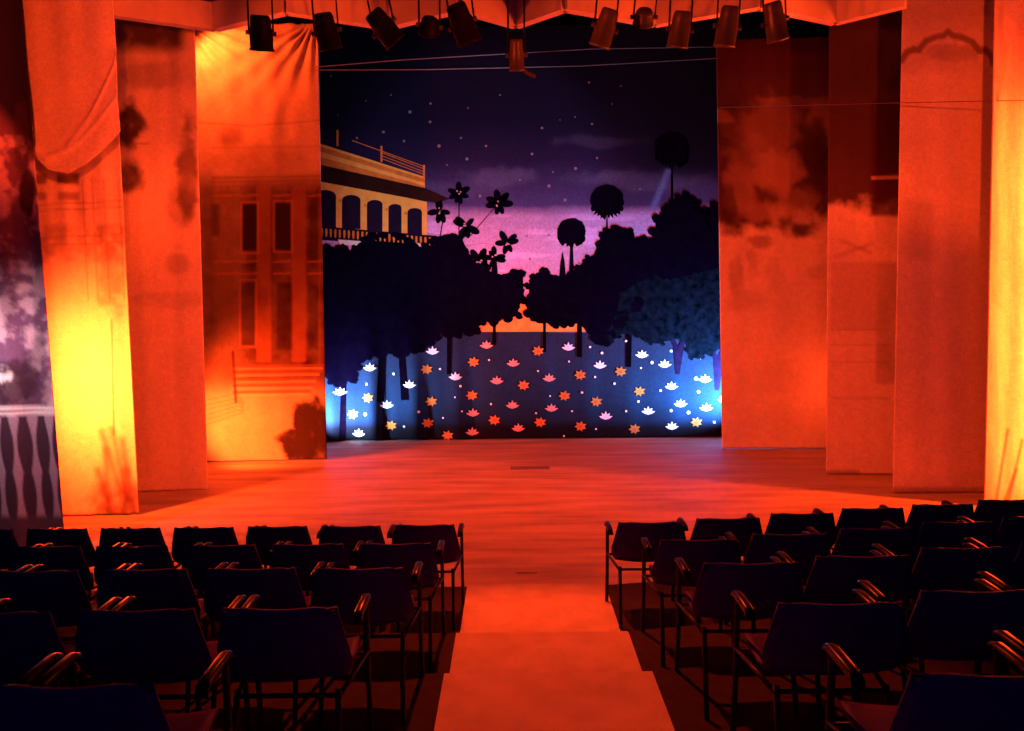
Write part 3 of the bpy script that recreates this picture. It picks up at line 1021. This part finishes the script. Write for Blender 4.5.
def make_chair():
    t = thing('armchair')
    S = np.linspace(-1, 1, 13)
    back = [(-.252, .778, .405), (-.250, .765, .430), (-.246, .72, .452), (-.238, .66, .480), (-.225, .60, .504), (-.208, .545, .516), (-.185, .50, .492), (-.15, .462, .45)]
    rows = []
    for i, (y, z, w) in enumerate(back):
        lift = .014 if i < 2 else .0
        rows.append([(s * w / 2, y + .030 * s * s, z + lift * (abs(s) ** 2 - .3) - (.03 * abs(s) ** 8 if i == 0 else 0)) for s in S])
    bm = bmesh.new(); strip(bm, rows, .014)
    obj('backrest', bm, M['shell'], t, True)
    seat = [(-.16, .462, .44), (-.09, .43, .43), (.0, .42, .44), (.1, .427, .44), (.18, .437, .43), (.225, .43, .41), (.24, .405, .37)]
    rows = [[(s * w / 2, y, z + .022 * s * s) for s in S] for y, z, w in seat]
    bm = bmesh.new(); strip(bm, rows, .014)
    obj('seat', bm, M['shell'], t, True)
    for sg in (-1, 1):
        bm = bmesh.new()
        tube(bm, [(sg * .242, .235, 0), (sg * .240, .215, .3), (sg * .240, .205, .615), (sg * .239, .195, .633)], .0125)
        obj('leg', bm, M['tube'], t, True)
        bm = bmesh.new()
        tube(bm, [(sg * .205, -.275, 0), (sg * .2, -.21, .25), (sg * .195, -.15, .42)], .0125)
        obj('leg', bm, M['tube'], t, True)
        bm = bmesh.new()
        tube(bm, [(sg * .197, -.17, .395), (sg * .243, .215, .405)], .010)
        obj('side_rail', bm, M['tube'], t, True)
        bm = bmesh.new()
        pts = [(.240, .015, .618), (.240, .020, .634), (.240, .045, .644), (.240, .12, .648), (.240, .205, .650), (.240, .235, .640), (.240, .240, .625)]
        sec = [(-.02, -.010), (-.017, .006), (-.008, .012), (.008, .012), (.017, .006), (.02, -.010)]
        rings = []
        for (x, y, z) in pts:
            rings.append([bm.verts.new((sg * x + a, y, z + b)) for a, b in sec])
        for i in range(len(rings) - 1):
            for k in range(6):
                bm.faces.new((rings[i][k], rings[i][(k + 1) % 6], rings[i + 1][(k + 1) % 6], rings[i + 1][k]))
        bm.faces.new(rings[0]); bm.faces.new(rings[-1][::-1])
        obj('armrest', bm, M['arm'], t, True)
    bm = bmesh.new(); tube(bm, [(-.197, -.16, .40), (.197, -.16, .40)], .010)
    obj('crossbar', bm, M['tube'], t, True)
    bm = bmesh.new(); tube(bm, [(-.243, .205, .395), (.243, .205, .395)], .010)
    obj('crossbar', bm, M['tube'], t, True)
    return t


proto = make_chair()
proto_used = False


def place_chair(x, y, z, rz, label, group, sx=1.0):
    global proto_used
    if not proto_used:
        r = proto; proto_used = True
    else:
        r = proto.copy(); col.objects.link(r)
        for ch in proto.children:
            k = ch.copy(); col.objects.link(k); k.parent = r
    r.location = (x, y, z); r.rotation_euler = (0, 0, rz); r.scale = (sx, 1.0, 1.0)
    tag(r, label, 'chair', group)


ROWN = ['front row', 'second row', 'third row', 'fourth row', 'nearest row']
SEATN = ['beside the aisle', 'second from the aisle', 'third from the aisle', 'fourth from the aisle', 'fifth from the aisle', 'sixth from the aisle', 'seventh from the aisle', 'eighth from the aisle']
ROWY = [5.80, 4.87, 3.97, 3.05, 2.15]
LX0 = [-.65, -.72, -.76, -.88, -1.15]
LN = [7, 6, 5, 4, 2]
RX0 = [1.00, 1.13, 1.17, 1.22, 1.26]
RN = [6, 5, 4, 3, 2]
for r in range(5):
    for i in range(LN[r]):
        place_chair(LX0[r] - .537 * i, ROWY[r] + random.uniform(-.012, .012), STEP * r + (.006 if r == 0 else 0), 0.0,
                    'black plastic armchair left of the aisle, %s, %s' % (ROWN[r], SEATN[i]), 'audience armchairs left of the aisle')
    a = math.radians(10)
    for i in range(RN[r]):
        d = .60 * i
        place_chair(RX0[r] + d * math.cos(a), ROWY[r] + d * math.sin(a) + random.uniform(-.015, .015), STEP * r + (.006 if r == 0 else 0), 0.0,
                    'black plastic armchair right of the aisle, %s, %s' % (ROWN[r], SEATN[i]), 'audience armchairs right of the aisle', 1.09)

# ================================================================== LIGHTING RIG
YBAT, ZBAT = 7.72, 5.60
bm = bmesh.new(); tube(bm, [(-4.0, YBAT, ZBAT), (4.4, YBAT, ZBAT)], .024, 12)
bat = obj('lighting_bar', bm, M['steel'], None, True)
tag(bat, 'long steel pipe under the ceiling that the stage lamps hang from', 'pipe')


def lamp_can(name, label, top_px, bot_px, Y, dia, grey=False, power=0, colour=AMBER, size=110, aim=None, hang=None, group='stage lamps on the ceiling pipe', flange=False):
    """a parabolic stage lamp: top_px is the rear end, bot_px the open mouth"""
    A = at_depth(*top_px, Y)
    B = at_depth(*bot_px, Y + .10)
    ax = (B - A)
    L = ax.length
    ax.normalize()
    t = thing(name)
    t.matrix_world = Matrix.Translation(A) @ ax.to_track_quat('Z', 'Y').to_matrix().to_4x4()
    r = dia / 2
    bm = bmesh.new()
    prof = [(.001, 0), (r * .70, .0), (r * .84, .02), (r * .88, L * .22), (r * .9, L * .34), (r, L * .42), (r, L * .93), (r * 1.07, L * .94), (r * 1.07, L), (r * .97, L), (r * .95, L * .75)]
    lathe(bm, prof, 20)
    body = obj('housing', bm, M['can_grey_lit'] if grey else M['can'], t, True)
    bm = bmesh.new()
    rings = lathe(bm, [(.001, L * .80), (r * .5, L * .79), (r * .93, L * .75)], 20)
    obj('lens', bm, M['lens'], body, True)
    # yoke : two arms up to a clamp on the pipe
    inv = t.matrix_world.inverted()
    hx = A.x + .0
    H = Vector((hx, YBAT, ZBAT)) if hang is None else Vector(hang)
    Hl = inv @ H
    pts = []
    bm = bmesh.new()
    side = inv.to_3x3() @ Vector((1, 0, 0))
    side.z = 0
    side.normalize()
    mid = Vector((0, 0, L * .5))
    dirb = (Hl - mid).normalized()
    base_ = mid + dirb * max(.12, (Hl - mid).length - .05)
    p1 = mid + side * r * 1.06; p2 = mid - side * r * 1.06
    q1 = base_ + side * r * 1.06 - dirb * .03; q2 = base_ - side * r * 1.06 - dirb * .03
    tube(bm, [p1, q1, base_ + side * r * .6, base_ - side * r * .6, q2, p2], .010, 6)
    yoke = obj('yoke', bm, M['can'], t)
    bm = bmesh.new()
    tube(bm, [base_, Hl], .014, 6)
    up = inv.to_3x3() @ Vector((1, 0, 0))
    tube(bm, [Hl - up * .03, Hl + up * .03], .036, 10)
    obj('clamp', bm, M['steel'], t)
    for sg in (-1, 1):
        bm = bmesh.new()
        c0 = mid + side * sg * r * 1.0
        tube(bm, [c0, c0 + side * sg * .035], .022, 8)
        obj('knob', bm, M['can_grey_lit'], yoke)
    if flange:
        bm = bmesh.new()
        tube(bm, [Vector((0, 0, L)) + side * r, Vector((0, 0, L + .02)) + side * (r + .02), Vector((0, 0, L + .06)) + side * (r + .11)], .02, 6)
        obj('barn_door', bm, M['can_grey_lit'], t)
    tag(t, label, 'stage lamp', group)
    if power:
        tgt = aim if aim is not None else B + ax
        d = (Vector(tgt) - B).normalized()
        spot(name + '_light', B + ax * .02, tgt, power, colour, size, .5, .07)
    return t


WASH = 1.0
lamp_can('par_lamp', 'black stage lamp hanging before the bright top of the palace drape', (260, 15), (262, 51), 7.72, .22, power=345 * WASH, aim=(-3.4, 10.5, 0), size=112)
lamp_can('par_lamp', 'scuffed black stage lamp at the right top corner of the palace drape', (322, 13), (331, 50), 7.70, .22, power=0)
lamp_can('par_lamp', 'long dark tilted stage lamp with a bright knob left of the small flood', (372, 12), (396, 43), 7.72, .22, power=345 * WASH, aim=(-.8, 9.6, 0), size=112)
lamp_can('flood_lamp', 'small dark box shaped lamp on a thin drop rod', (430, 18), (429, 34), 7.75, .19, group=None)
lamp_can('par_lamp', 'dark stage lamp tipped forward right of the small flood', (455, 4), (470, 44), 7.72, .23, power=1700, aim=(.18, 4.2, .3), size=48)
lamp_can('par_lamp', 'single lamp hanging lowest under the point of the beams', (516, 39), (517, 71), 7.95, .15, grey=True, flange=True, power=620, colour=(.80, .60, 1.0), size=52, aim=(-.45, 13.3, 4.5))
lamp_can('par_lamp', 'tilted stage lamp with orange lit side right of the lowest lamp', (611, 9), (599, 47), 7.72, .20, grey=True, power=345 * WASH, aim=(1.0, 9.4, 0), size=112)
lamp_can('par_lamp', 'stage lamp with orange lit side second left of the tree crown drape', (683, 11), (677, 48), 7.72, .20, grey=True, power=0)
lamp_can('par_lamp', 'stage lamp with brightest yellow patch above the corner of the tree crown drape', (731, 6), (724, 47), 7.72, .20, grey=True, power=345 * WASH, aim=(3.4, 10.5, 0), size=112)
lamp_can('par_lamp', 'rightmost stage lamp of the row above the tree crown drape', (772, 2), (778, 41), 7.72, .20, grey=True)
lamp_can('dome_lamp', 'small round lamp on the beams between two tilted stage lamps', (645, 10), (643, 24), 8.0, .20, grey=True, group=None)

# ---- lamps standing behind the drapes (light the next drape)
spot('wing_light', at_depth(186, 29, 11.15), at_depth(210, 55, 11.4), 620, AMBER, 135, .6, .04)
spot('wing_light', at_depth(190, 440, 10.6), at_depth(240, 420, 11.4), 1150, AMBER, 105, .6, .05)
strip_light('wing_strip_light', at_depth(20, 385, 7.78), at_depth(96, 385, 8.53), 1.3, 270, AMBER, 125)
strip_light('wing_strip_light', (6.30, 8.32, 2.3), (5.60, 8.85, 2.3), 4.2, 480, AMBER, 130)
spot('wing_light', at_depth(846, 385, 11.6), at_depth(826, 380, 12.35), 14, AMBER, 140, .6, .05)
spot('wing_light', at_depth(-60, 360, 6.7), at_depth(10, 380, 7.65), 45, (1.0, .62, .66), 140, .6, .05)
spot('blue_light', (-3.28, 12.82, .22), (-2.78, 13.35, .80), 1400, (.34, .58, 1.0), 118, 1.0, .04)
spot('blue_light', (3.98, 12.72, .45), (3.25, 13.35, 1.15), 2700, (.17, .47, 1.0), 118, 1.0, .04)

# ================================================================== WIRES, HATCH
def wire(pts, r, label):
    bm = bmesh.new(); tube(bm, pts, r, 6)
    o = obj('wire', bm, M['wire'])
    tag(o, label, 'wire')


wire([at_depth(316, 67, 11.37), at_depth(400, 60, 11.6), at_depth(590, 49, 12.0), at_depth(700, 47, 12.25), at_depth(722, 47, 12.32)], .007, 'upper stage wire sloping above the night backdrop')
wire([at_depth(316, 70, 11.37), at_depth(430, 69.5, 11.6), at_depth(580, 66, 12.0), at_depth(722, 58, 12.32)], .007, 'lower stage wire stretched across the top of the night backdrop')
wire([at_depth(720, 107.5, 12.3), at_depth(893, 103, 9.2), at_depth(1040, 100, 8.6)], .0045, 'thin wire stretched in front of the drapes on the right')
h = on_ground(530, 468)
bm = bmesh.new()
box(bm, h.x - .28, h.x + .28, h.y - .10, h.y + .10, 0.0, .004)
o = obj('floor_hatch', bm, mat('hatch_dark', (.16, .12, .11), .7, .2, 6))
tag(o, 'small dark hatch plate in the stage floor before the backdrop', 'hatch')
h = on_ground(527, 573)
bm = bmesh.new()
box(bm, h.x - .09, h.x + .09, h.y - .012, h.y + .012, 0.0, .004)
o = obj('floor_tape', bm, mat('tape_dark', (.16, .12, .11), .7, .2, 6))
tag(o, 'short dark tape mark on the stage floor before the aisle', 'tape mark')
